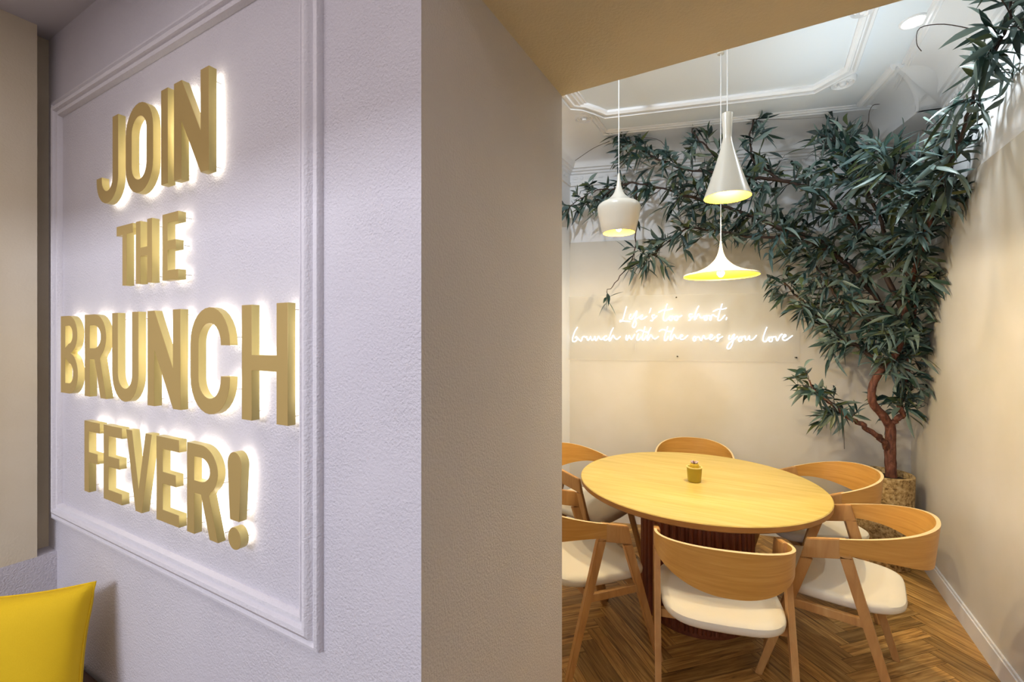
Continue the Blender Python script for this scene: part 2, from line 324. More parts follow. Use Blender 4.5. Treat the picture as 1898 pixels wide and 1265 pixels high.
# ceiling panel moulding with notched corners and rosettes
def ceil_pt(px, py): z = F * (ZCL - HC) / (628 - py); q = unpx(px, py, z); return Vector((q.x, q.y))
P1 = ceil_pt(1122, 209); P2 = ceil_pt(1509, 162); P3 = ceil_pt(1577, 124); xr_in = P3.x
pl = ceil_pt(1060, 192)
arc = [pl, pl.lerp(P1, 0.35) + bn * 0.03, pl.lerp(P1, 0.7) + bn * 0.02, P1]
mp = [Vector((pl.x, YF)), ] + arc + [P2, P3, Vector((P3.x, 2.35)), Vector((P3.x - 0.12, 2.25)), Vector((P3.x - 0.12, YF))]
MP = [(-0.034, 0), (-0.034, -0.016), (-0.022, -0.030), (-0.008, -0.030), (0, -0.014), (0.008, -0.014), (0.014, -0.036), (0.028, -0.034), (0.036, -0.014), (0.036, 0)]
bm = bmesh.new(); moulding(bm, mp, MP, False, lambda p, h: (p.x, p.y, ZCL + h)); struct('trim_6', bm, M['trim'], 'plaster panel moulding on the nook ceiling', True)
def rosette(bm, c, r):
    lathe(bm, [(0.001, -0.045), (r * 0.22, -0.042), (r * 0.32, -0.012), (r * 0.42, -0.026), (r * 0.72, -0.012), (r * 0.86, -0.034), (r * 0.96, -0.026), (r, 0)], 24, (c.x, c.y, ZCL))
    for k in range(8):
        an = 2 * PI * k / 8; p = Vector((c.x + math.cos(an) * r * 0.6, c.y + math.sin(an) * r * 0.6))
        lathe(bm, [(0.001, -0.026), (r * 0.13, -0.022), (r * 0.17, -0.010)], 8, (p.x, p.y, ZCL))
for q, (px, py) in enumerate(((1562, 147), (1083, 213), (1600, 8))):
    bm = bmesh.new(); c = ceil_pt(px, py); rosette(bm, c, 0.072 if q < 2 else 0.06)
    struct('trim_%d' % (7 + q), bm, M['trim'], None, True)
# corner ornament: chamfered corner of the cornice
A1 = ceil_pt(1612, 176); A2 = ceil_pt(1661, 121)
def at_h(px, py, z): q = unpx(px, py, F * (z - HC) / (628 - py)); return Vector((q.x, q.y))
ZB_ = 3.08; B1 = at_h(1643, 245, ZB_); B2 = at_h(1704, 197, ZB_)
def cove_section(t, grow=0.0):
    a = A2.lerp(A1, t); b = B2.lerp(B1, t); out = []
    for k in range(9):
        th = k / 8 * PI / 2; f = math.sin(th); g = 1 - math.cos(th)
        p = a.lerp(b, f); z = 3.228 + (ZB_ - 3.228) * g
        dx_ = -grow * (g * 0.8 + 0.2); out.append((p.x + dx_, p.y, z - grow * (1 - g * 0.8)))
    out += [(b.x - grow, b.y, ZB_ - 0.03), (XR, b.y + 0.02, ZB_ - 0.03), (XR, a.y + 0.02, 3.228)]
    return out
def section_solid(bm, secs):
    rg = [[bm.verts.new(p) for p in q] for q in secs]
    for i in range(len(rg) - 1):
        for k in range(len(rg[0])): k2 = (k + 1) % len(rg[0]); bm.faces.new((rg[i][k], rg[i][k2], rg[i + 1][k2], rg[i + 1][k]))
    bm.faces.new(rg[0][::-1]); bm.faces.new(rg[-1])
bm = bmesh.new(); section_solid(bm, [cove_section(t) for t in (0.0, 0.5, 1.0, 1.4)]); section_solid(bm, [cove_section(t, 0.012) for t in (-0.05, 0.05)])
mv = [A2.lerp(A1, t) for t in (-0.05, 1.3)]
moulding(bm, mv, MP, False, lambda p, h: (p.x, p.y, ZCL + h))
struct('trim_10', bm, M['trim'], None, True)
# ---------------------------------------------------------------- gold letters
YB = 0.691; DEP = 0.019
def arcp(cx, cz, rx, rz, a0, a1, n=14): return [(cx + rx * math.cos(math.radians(a0 + (a1 - a0) * k / n)), cz + rz * math.sin(math.radians(a0 + (a1 - a0) * k / n))) for k in range(n + 1)]
def glyph(ch, w, h, s):
    if ch == 'I': return [[(0, 0), (w, 0), (w, h), (0, h)]]
    if ch == 'T': c = w / 2; return [[(c - s / 2, 0), (c + s / 2, 0), (c + s / 2, h - s), (w, h - s), (w, h), (0, h), (0, h - s), (c - s / 2, h - s)]]
    if ch == 'H': m_ = h / 2; t = s * 0.45; return [[(0, 0), (s, 0), (s, m_ - t), (w - s, m_ - t), (w - s, 0), (w, 0), (w, h), (w - s, h), (w - s, m_ + t), (s, m_ + t), (s, h), (0, h)]]
    if ch == 'E': m_ = h * 0.52; t = s * 0.45; return [[(0, 0), (w, 0), (w, s * .92), (s, s * .92), (s, m_ - t), (w * 0.86, m_ - t), (w * 0.86, m_ + t), (s, m_ + t), (s, h - s * .92), (w, h - s * .92), (w, h), (0, h)]]
    if ch == 'F': m_ = h * 0.50; t = s * 0.45; return [[(0, 0), (s, 0), (s, m_ - t), (w * 0.86, m_ - t), (w * 0.86, m_ + t), (s, m_ + t), (s, h - s * .92), (w, h - s * .92), (w, h), (0, h)]]
    if ch == 'N': k = s * 1.15; return [[(0, 0), (s, 0), (s, h * 0.60), (w - s, 0), (w, 0), (w, h), (w - s, h), (w - s, h * 0.40), (s * 1.05, h), (0, h)]]
    if ch == 'V': return [[(w / 2 - s * 0.55, 0), (w / 2 + s * 0.55, 0), (w, h), (w - s * 1.05, h), (w / 2, h * 0.27), (s * 1.05, h), (0, h)]]
    r = w / 2
    if ch == 'O': return [arcp(r, h - r, r, r, 0, 180) + arcp(r, r, r, r, 180, 360), arcp(r, h - r, r - s, r - s, 0, 180) + arcp(r, r, r - s, r - s, 180, 360)]
    if ch == 'C': return [arcp(r, h - r, r, r, 0, 180) + arcp(r, r, r, r, 180, 360) + [(w, h * 0.36), (w - s, h * 0.36)] + arcp(r, r, r - s, r - s, 360, 180) + arcp(r, h - r, r - s, r - s, 180, 0) + [(w - s, h * 0.65), (w, h * 0.65)]]
    if ch == 'U': return [[(0, h)] + arcp(r, r, r, r, 180, 360) + [(w, h), (w - s, h)] + arcp(r, r, r - s, r - s, 360, 180) + [(s, h)]]
    if ch == 'J': return [[(w, h), (w - s, h)] + arcp(r, r, r - s, r - s, 360, 180) + [(s, h * 0.33), (0, h * 0.33)] + arcp(r, r, r, r, 180, 360)]
    if ch == 'R':
        b = h * 0.46; q = (h - b) / 2; rw = w * 0.55
        return [[(0, 0), (s, 0), (s, b), (w * 0.47, b), (w - s * 1.05, 0), (w, 0), (w * 0.72, b * 1.02)] + arcp(w - rw, b + q, rw, q, -55, 90) + [(0, h)],
                [(s, b + s * .9), (w - rw, b + s * .9)] + arcp(w - rw, b + q, rw - s, q - s * .9, -90, 90) + [(s, h - s * .9)]]
    if ch == 'B':
        b = h * 0.52; q1 = b / 2; q2 = (h - b) / 2; rw = w * 0.5
        return [[(0, 0)] + arcp(w - rw, q1, rw, q1, -90, 78) + arcp(w - rw * 1.04, b + q2, rw * .98, q2, -78, 90) + [(0, h)],
                [(s, s * .9)] + arcp(w - rw, q1, rw - s, q1 - s * .9, -90, 90) + [(s, b - s * 0.4)],
                [(s, b + s * .45)] + arcp(w - rw * 1.04, b + q2, rw * .98 - s, q2 - s * .85, -90, 90) + [(s, h - s * .9)]]
    if ch == '!': r1 = w / 2; r2 = w * 0.42; return [[(w / 2 - r1 * .62, h * 0.30), (w / 2 + r1 * .62, h * 0.30)] + arcp(w / 2, h - r1, r1, r1, 0, 180)]
    if ch == '.': r1 = w / 2; return [arcp(r1, r1, r1, r1, 0, 345, 23)]
def extruded(name, loops, dy, y, m, parent, bev=0.0):
    cu = bpy.data.curves.new(name, 'CURVE'); cu.dimensions = '2D'; cu.fill_mode = 'BOTH'; cu.extrude = dy / 2; cu.bevel_depth = bev
    for lp in loops:
        q = [lp[0]]
        for p in lp[1:]:
            if (p[0] - q[-1][0]) ** 2 + (p[1] - q[-1][1]) ** 2 > 1e-9: q.append(p)
        if (q[0][0] - q[-1][0]) ** 2 + (q[0][1] - q[-1][1]) ** 2 < 1e-9: q.pop()
        sp = cu.splines.new('POLY'); sp.points.add(len(q) - 1); sp.use_cyclic_u = True
        for i, p in enumerate(q): sp.points[i].co = (p[0], p[1], 0, 1)
    tmp = bpy.data.objects.new('tmp', cu); C.objects.link(tmp); dg = bpy.context.evaluated_depsgraph_get()
    me = bpy.data.meshes.new_from_object(tmp.evaluated_get(dg)); bpy.data.objects.remove(tmp); bpy.data.curves.remove(cu)
    me.transform(Matrix.Translation((0, y, 0)) @ Matrix.Rotation(PI / 2, 4, 'X')); me.name = name
    me.materials.clear(); me.materials.append(m)
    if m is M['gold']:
        me.materials.append(M['gold_side_lit'])
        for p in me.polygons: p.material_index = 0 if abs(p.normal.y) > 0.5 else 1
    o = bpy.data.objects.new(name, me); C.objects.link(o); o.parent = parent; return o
def inset(loops, w, h, k):   # shrink strokes a little for the LED tray behind the face
    return loops
def letter(ch, x0, x1, z0, z1, s, label, group, pins):
    t = thing('gold_letter', label, 'letter', (x0, YB, z0), 0, group); w, h = x1 - x0, z1 - z0
    lp = glyph(ch, w, h, s)
    if ch == '!':
        extruded('letter_body', lp, DEP, -DEP / 2, M['gold'], t, 0.0008)
        rr = 0.056; dot = [[(a + (w - rr) / 2, b) for a, b in glyph('.', rr, rr, s)[0]]]; extruded('letter_dot', dot, DEP, -DEP / 2, M['gold'], t, 0.0008)
        lp2 = [[(w / 2 + (a - w / 2) * 0.75, h * 0.63 + (b - h * 0.63) * 0.93) for a, b in lp[0]], [(w / 2 + (a - w / 2) * 0.75, rr / 2 + (b - rr / 2) * 0.75) for a, b in dot[0]]]
    else:
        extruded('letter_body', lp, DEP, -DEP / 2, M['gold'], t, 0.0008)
        g = s * 0.12; lp2 = [[(g + a * (1 - 2 * g / w), g + b * (1 - 2 * g / h)) for a, b in q] for q in glyph(ch, w, h, s * 0.78)]
    extruded('led_backing', lp2, 0.002, 0.0015, M['led'], t)
    for (a, b) in pins:
        bm = bmesh.new(); tube(bm, [(a * w, 0.0005, b * h), (a * w, YS - YB + 0.002, b * h)], 0.0013, 6); obj('mounting_pin', bm, M['pin'], t)
G = {'JOIN': 'gold letters of the word JOIN', 'THE': 'gold letters of the word THE', 'BRUNCH': 'gold letters of the word BRUNCH', 'FEVER': 'gold letters of FEVER and the exclamation mark'}
def row(word, data, z0, z1, s):
    for ch, x0, x1, label, pins in data: letter(ch, x0, x1, z0, z1, s, label, G[word], pins)
row('JOIN', [('J', -2.019, -1.855, 'gold letter J starting the top word', [(0.86, 0.9), (0.12, 0.2)]),
    ('O', -1.80, -1.62, 'gold letter O in the top word, the only O', [(0.9, 0.6), (0.1, 0.4)]),
    ('I', -1.570, -1.532, 'gold letter I, a plain upright bar in the top word', [(0.5, 0.55), (0.5, 0.06)]),
    ('N', -1.495, -1.312, 'gold letter N ending the top word', [(0.94, 0.9), (0.94, 0.06), (0.08, 0.08)])], 2.058, 2.338, 0.040)
row('THE', [('T', -1.865, -1.752, 'small gold letter T starting the short second word', [(0.9, 0.92), (0.5, 0.1)]),
    ('H', -1.730, -1.627, 'small gold letter H in the short second word', [(0.9, 0.9), (0.1, 0.08), (0.9, 0.1)]),
    ('E', -1.562, -1.472, 'small gold letter E ending the short second word', [(0.93, 0.93), (0.8, 0.52), (0.93, 0.07)])], 1.773, 1.967, 0.029)
row('BRUNCH', [('B', -2.337, -2.180, 'gold letter B starting the big third word', [(0.9, 0.6), (0.1, 0.1)]),
    ('R', -2.118, -1.945, 'gold letter R, second letter of the big third word', [(0.1, 0.1), (0.9, 0.72)]),
    ('U', -1.898, -1.714, 'gold letter U in the big third word, the only U', [(0.1, 0.93), (0.9, 0.93)]),
    ('N', -1.654, -1.460, 'gold letter N in the middle of the big third word', [(0.93, 0.95), (0.1, 0.06), (0.93, 0.06)]),
    ('C', -1.405, -1.212, 'gold letter C in the big third word, the only C', [(0.93, 0.72), (0.93, 0.24)]),
    ('H', -1.158, -0.975, 'large gold letter H ending the big third word', [(0.1, 0.06), (0.93, 0.06), (0.93, 0.95)])], 1.396, 1.684, 0.041)
row('FEVER', [('F', -2.121, -1.995, 'gold letter F starting the bottom word', [(0.1, 0.06), (0.9, 0.9)]),
    ('E', -1.963, -1.828, 'gold letter E of the bottom word, between F and V', [(0.93, 0.07), (0.8, 0.52)]),
    ('V', -1.796, -1.628, 'gold letter V in the bottom word, the only V', [(0.93, 0.95), (0.5, 0.06)]),
    ('E', -1.598, -1.468, 'gold letter E of the bottom word, between V and R', [(0.95, 0.07), (0.8, 0.52)]),
    ('R', -1.423, -1.268, 'gold letter R of the bottom word, before the exclamation mark', [(0.1, 0.06), (0.9, 0.6), (0.93, 0.06)]),
    ('!', -1.222, -1.160, 'gold exclamation mark with a round dot ending the bottom word', [(0.5, 0.36), (0.6, 0.1)])], 1.057, 1.307, 0.037)
# ---------------------------------------------------------------- neon sign
ns = thing('neon_sign', 'white neon script sign on a clear panel reading Life is too short, brunch with the ones you love', 'sign', back_pt(1262, 608))
ns['label'] = 'white neon handwriting on a clear panel fixed to the beige back wall'
base = Vector(ns.location)
def npt(px, py, off): return back_pt(px, py, off) - base
c4 = [npt(1049, 551, 0.02), npt(1480, 546, 0.02), npt(1480, 668, 0.02), npt(1049, 667, 0.02)]
zt = c4[0].z; zb = c4[3].z; c4[1].z = zt; c4[2].z = zb
bm = bmesh.new(); hull8(bm, c4, [p + Vector((bn.x, bn.y, 0)) * 0.004 for p in c4]); obj('acrylic_panel', bm, M['acrylic'], ns)
words = {
 'Life': [[(1161, 569), (1158, 580), (1155, 591), (1152, 596), (1149, 597), (1150, 594.5), (1155, 596), (1168, 596.5)], [(1169, 583), (1166, 590), (1168, 592.5), (1172, 590), (1178, 580), (1180, 577.5), (1179, 584), (1174, 599), (1172, 605), (1175, 608), (1178.5, 603), (1178.5, 597), (1177, 593), (1182, 590), (1187, 587), (1190, 584.5), (1190, 587), (1186, 590), (1188, 592.5), (1192, 591.5), (1199, 587)], [(1206, 572), (1203, 581)], [(1205, 594.5), (1208, 595.5), (1210, 592), (1208, 588), (1209, 585), (1213, 584.5)], [(1209, 591), (1213, 590), (1217, 586)]],
 'too': [[(1236, 564), (1232, 576), (1229, 588), (1229, 593), (1232, 595.5), (1236, 593), (1240, 588)], [(1220, 580), (1228, 576), (1236, 575.5), (1246, 573)], [(1244, 587), (1240, 588), (1240, 593), (1243, 594.5), (1245.5, 591), (1244, 587), (1248, 588.5), (1251, 587.5)], [(1253, 587), (1250, 588.5), (1250, 593), (1253, 594.5), (1255.5, 591), (1254, 587), (1258, 588.5), (1263, 585.5)]],
 'short': [[(1282, 583.5), (1278, 583), (1276, 586.5), (1279, 590), (1278, 594), (1275, 594.5)], [(1278, 591), (1284, 587)], [(1294, 568), (1289, 578), (1286, 592), (1288, 592), (1291, 586), (1293, 583), (1295, 584.5), (1297, 589), (1300, 590), (1304, 586)], [(1306, 586.5), (1304, 590), (1305, 594), (1308, 594), (1309.5, 590), (1306, 586.5), (1313, 586)], [(1313, 586), (1316.5, 588), (1316, 594), (1314, 593), (1317, 587), (1320, 584), (1324, 587), (1327, 588)], [(1337, 564), (1333, 576), (1330, 588), (1329, 593), (1331.5, 595), (1335, 593), (1342, 585)], [(1320, 578.5), (1328, 574.5), (1337, 574), (1345, 572)], [(1345.5, 589), (1344, 593.5)]],
 'brunch': [[(1071, 607), (1066, 615), (1062, 627), (1062, 632), (1064, 634), (1068, 632.5), (1070.5, 628), (1069, 624.5), (1066.5, 627)], [(1070, 625.5), (1073, 629), (1077, 632.5), (1079, 630), (1080, 626), (1083, 624), (1087, 626)], [(1088, 624), (1089, 630), (1091, 631), (1094, 627), (1095, 624), (1096, 629), (1098, 631), (1101, 629), (1103, 624), (1104, 631), (1106, 631), (1109, 625), (1110, 624), (1112, 628), (1115, 630), (1119, 626)], [(1125, 623.5), (1121, 624), (1119, 628), (1121, 631), (1125, 630), (1129, 626)], [(1137, 608), (1132, 618), (1129, 630), (1131, 632), (1134, 626), (1136.5, 622), (1139, 626), (1142, 629), (1145, 628.5), (1150, 624)]],
 'with': [[(1161, 622), (1160, 628), (1162, 631), (1164, 627), (1166, 622.5), (1168, 627), (1170, 629.5), (1173, 626), (1176, 620)], [(1183, 619), (1180, 627), (1181, 631), (1184, 630), (1188, 625)], [(1195, 606), (1192, 618), (1190, 626), (1191, 631), (1194, 629), (1198, 623)], [(1179, 616), (1184, 612.5), (1190, 613.5), (1196, 616), (1200, 616)], [(1206, 608), (1202, 616), (1199, 630), (1201, 630), (1204, 624), (1206, 621.5), (1209, 626), (1212, 628.5), (1215, 628), (1220, 624)]],
 'the': [[(1237, 606), (1233, 618), (1230.5, 627), (1231, 631.5), (1234, 631), (1238, 624)], [(1221, 615), (1226, 611.5), (1232, 612.5), (1238, 615), (1243, 615)], [(1248.5, 608), (1244, 617), (1241, 630), (1244, 630), (1247, 623), (1249, 621), (1252, 626), (1255, 628), (1258, 626.5), (1263, 624), (1264, 622), (1261, 621.5), (1259.5, 626), (1261, 629.5), (1265, 629.5), (1270, 626), (1274, 622)]],
 'ones': [[(1286, 624), (1283.5, 628), (1285, 632.5), (1288, 631), (1288.5, 627), (1286, 624), (1290, 626), (1294, 625), (1297, 631), (1299, 631), (1301, 625), (1303, 622.5), (1305, 627), (1307, 629), (1312, 627), (1317, 625), (1319, 622), (1316, 621), (1314, 625), (1315, 630), (1319, 629.5), (1324, 625)], [(1333, 620.5), (1329, 621), (1328, 625), (1329.5, 629), (1329, 632.5), (1326, 632.5)], [(1329, 630), (1333, 627), (1338, 624)]],
 'you': [[(1350, 622), (1349, 628), (1351, 630), (1354, 628), (1357, 622), (1359.5, 620.5), (1358, 627), (1356, 637), (1352, 645), (1349, 647), (1346, 645.5), (1348, 639), (1354, 633), (1361, 628), (1365, 624)], [(1370, 625), (1367, 629), (1368, 633), (1372, 632.5), (1373, 628), (1370, 625), (1375, 625.5)], [(1375, 625), (1379, 624), (1380, 630), (1383, 630), (1387, 623), (1387, 629), (1390, 631), (1395, 628), (1400, 622)]],
 'love': [[(1419, 607), (1415, 617), (1412, 627), (1412, 632), (1416, 634), (1420, 630), (1423, 625)], [(1426, 625), (1423, 629), (1424, 633.5), (1428, 633), (1429, 628), (1426, 625), (1431, 625.5)], [(1431, 625), (1435, 624.5), (1437, 631), (1439, 631), (1443, 623), (1447, 619.5)], [(1449, 626), (1454, 623.5), (1453, 621), (1450, 622), (1448, 628), (1450, 631), (1454, 631), (1460, 627), (1466, 622.5)]]}
for k, strokes in words.items():
    bm = bmesh.new()
    for st in strokes: tube(bm, catmull([npt(x, y, 0.034) for x, y in st], 4), 0.0040, 6)
    obj('neon_word', bm, M['neon'], ns, True)
for px, py in ((1053, 555), (1253, 552), (1475, 549), (1052, 660.5), (1255, 661), (1474, 663)):
    bm = bmesh.new(); p = npt(px, py, 0.0); nv = Vector((bn.x, bn.y, 0)); tube(bm, [p, p + nv * 0.028], 0.0055, 10); obj('screw', bm, M['screw'], ns)
bm = bmesh.new(); tube(bm, [npt(1177, 633, 0.012), npt(1177, 650, 0.012)], 0.003, 6); obj('power_cable', bm, M['cord'], ns)
# ---------------------------------------------------------------- pendant lamps
def pendant(label, px, Z, prof_px, bulb_dy, power, cord_px=None):
    # prof_px: outer profile (radius px, py) from top to rim, at depth Z; y gives real height
    dx, dy = ray_plan(px); X, Y = dx * Z, dy * Z; k = Z / F
    pr = [(max(r * k, 0.001), HC - (py - 628) * k) for r, py in prof_px]; zr = pr[-1][1]
    t = thing('pendant_lamp', label, 'lamp', (X, Y, zr), 0, 'pendant lamps over the round table')
    prof = [Vector((r, z - zr)) for r, z in pr]
    sm = [(p.x, p.y) for p in catmull([(p.x, p.y, 0) for p in prof], 4)] if len(prof) > 4 else [(p.x, p.y) for p in prof]
    bm = bmesh.new(); lathe(bm, sm, 64); lathe(bm, [(sm[-1][0], sm[-1][1]), (sm[-1][0] - 0.003, sm[-1][1])], 64)
    obj('lamp_shade', bm, M['lamp_white'], t, True)
    bm = bmesh.new(); lathe(bm, [(max(r - 0.003, 0.0005), z - 0.0005) for r, z in sm if r > 0.014], 64); obj('shade_lining', bm, M['lamp_gold'], t, True)
    bm = bmesh.new(); top = sm[0][1]; tube(bm, [(0, 0, top - 0.01), (0, 0, ZCL - zr - 0.02)], 0.0026, 8); obj('cord', bm, M['cord'], t)
    bm = bmesh.new(); lathe(bm, [(0.001, ZCL - zr - 0.03), (0.018, ZCL - zr - 0.028), (0.02, ZCL - zr)], 32); obj('ceiling_rose', bm, M['lamp_white'], t, True)
    bz = bulb_dy
    bm = bmesh.new(); lathe(bm, [(0.0008, bz - 0.022), (0.010, bz - 0.019), (0.019, bz - 0.006), (0.019, bz + 0.006), (0.012, bz + 0.02), (0.009, bz + 0.03), (0.0008, bz + 0.032)], 20); b_ = obj('bulb', bm, M['bulb'], t, True)
    bm = bmesh.new(); lathe(bm, [(0.0008, bz + 0.028), (0.012, bz + 0.030), (0.012, bz + 0.065), (0.0008, bz + 0.067)], 16); obj('lamp_socket', bm, M['screw'], t, True)
    pl_ = point('pendant_glow', (X, Y, zr + bz - 0.028 if bz > 0.03 else zr + bz - 0.03), power, WARM, 0.02)
    return t
pendant('left pendant lamp, wide rounded bowl shade with a gold inside', 1147, 2.7,
        [(2, 322), (3, 335), (5.5, 348), (11, 361), (22, 371), (35, 378), (39, 385), (38, 396), (35, 410), (32.5, 422), (29.5, 432)], 0.03, 22)
pendant('tall hourglass pendant lamp with a cone shade, hanging higher than the other two', 1348, 2.35,
        [(9.5, 211), (9.0, 225), (8.0, 245), (8.0, 258), (13, 280), (22, 310), (31, 338), (41, 366)], 0.10, 30)
pendant('lowest pendant lamp with a wide flat brim shade like a hat', 1336, 2.55,
        [(1.6, 447), (3, 460), (6, 472), (12, 483), (24, 494), (40, 502), (56, 507), (64, 509), (65.5, 512)], 0.016, 30)
# ceiling downlight
dl = ceil_pt(1694, 39); t = thing('ceiling_downlight', 'bright round recessed downlight in the nook ceiling', 'light', (dl.x, dl.y, ZCL))
bm = bmesh.new(); lathe(bm, [(0.046, -0.004), (0.052, -0.008), (0.060, -0.006), (0.062, 0)], 32); obj('trim_ring', bm, M['trim'], t, True)
bm = bmesh.new(); lathe(bm, [(0.0005, -0.004), (0.046, -0.004)], 32); obj('lens', bm, M['down'], t)
spot('downlight_beam', (dl.x, dl.y, ZCL - 0.03), (dl.x - 0.15, dl.y + 0.1, 0), 30, 150, 0.9, (0.86, 0.95, 1.0), 0.04)
# ---------------------------------------------------------------- table
TU, TZ = 1.089, 2.69; tx, ty = uz(TU, TZ); TH = 0.76; TR = 0.672
t = thing('dining_table', 'round oak table with a dark fluted drum base', 'table', (tx, ty, 0))
bm = bmesh.new()
lathe(bm, [(0.0005, TH), (TR - 0.004, TH), (TR, TH - 0.004), (TR - 0.001, TH - 0.028), (TR - 0.012, TH - 0.036), (0.0005, TH - 0.036)], 128, mi=[0, 0, 1, 1, 1])
obj('tabletop', bm, [M['table'], M['table_edge']], t, True)
bm = bmesh.new(); n_f = 44; pts = []
for k in range(n_f):
    for j in range(6):
        an = 2 * PI * (k + j / 6 * 0.86) / n_f; rr = 0.30 + 0.013 * math.sin(PI * j / 5) ** 0.6 if 0 < j < 5 else 0.298
        pts.append((rr * math.cos(an), rr * math.sin(an)))
prism(bm, pts, 0.03, TH - 0.037); obj('fluted_base', bm, M['mahogany'], t)
bm = bmesh.new(); lathe(bm, [(0.0005, 0.0), (0.29, 0.0), (0.29, 0.032), (0.0005, 0.032)], 64); obj('plinth', bm, M['mahogany'], t)
# small cup on the table
pz = F * (HC - TH) / (893 - 628); cp = unpx(1287, 893, pz)
t = thing('ochre_cup', 'small ochre ribbed cup with a dried flower at the centre of the table', 'cup', (cp.x, cp.y, TH))
bm = bmesh.new(); lathe(bm, [(0.0005, 0.0005), (0.034, 0.0005), (0.036, 0.004)] + [(0.036 + 0.006 * k / 16 + (0.0007 if k % 2 else 0), 0.004 + 0.078 * k / 16) for k in range(1, 17)] + [(0.044, 0.083), (0.0435, 0.088), (0.038, 0.088), (0.037, 0.075), (0.0005, 0.073)], 40,
    mi=[0] * 18 + [1] * 5); obj('cup_body', bm, [M['ochre'], M['ochre_in']], t, True)
bm = bmesh.new(); lathe(bm, [(0.024, 0.072), (0.026, 0.092), (0.024, 0.103), (0.012, 0.108), (0.0005, 0.109)], 20); obj('filling', bm, M['yellow'], t, True)
bm = bmesh.new()
for k in range(7):
    an = 2 * PI * k / 7 + 0.3; c = Vector((0.012 * math.cos(an), 0.012 * math.sin(an), 0.108)); d = Vector((math.cos(an), math.sin(an), 0.5)).normalized(); s = Vector((-math.sin(an), math.cos(an), 0))
    vv = [bm.verts.new(c - d * 0.008), bm.verts.new(c + s * 0.008 + d * 0.004), bm.verts.new(c + d * 0.015 + Vector((0, 0, 0.006))), bm.verts.new(c - s * 0.008 + d * 0.004), bm.verts.new(c + Vector((0, 0, 0.012)))]
    for i in range(4): bm.faces.new((vv[i], vv[(i + 1) % 4], vv[4]))
obj('dried_flower', bm, M['petal'], t, True)
bm = bmesh.new(); lathe(bm, [(0.009, 0.110), (0.008, 0.118), (0.0005, 0.121)], 10, (-0.004, -0.004, 0)); obj('flower_heart', bm, M['petal_dark'], t, True)
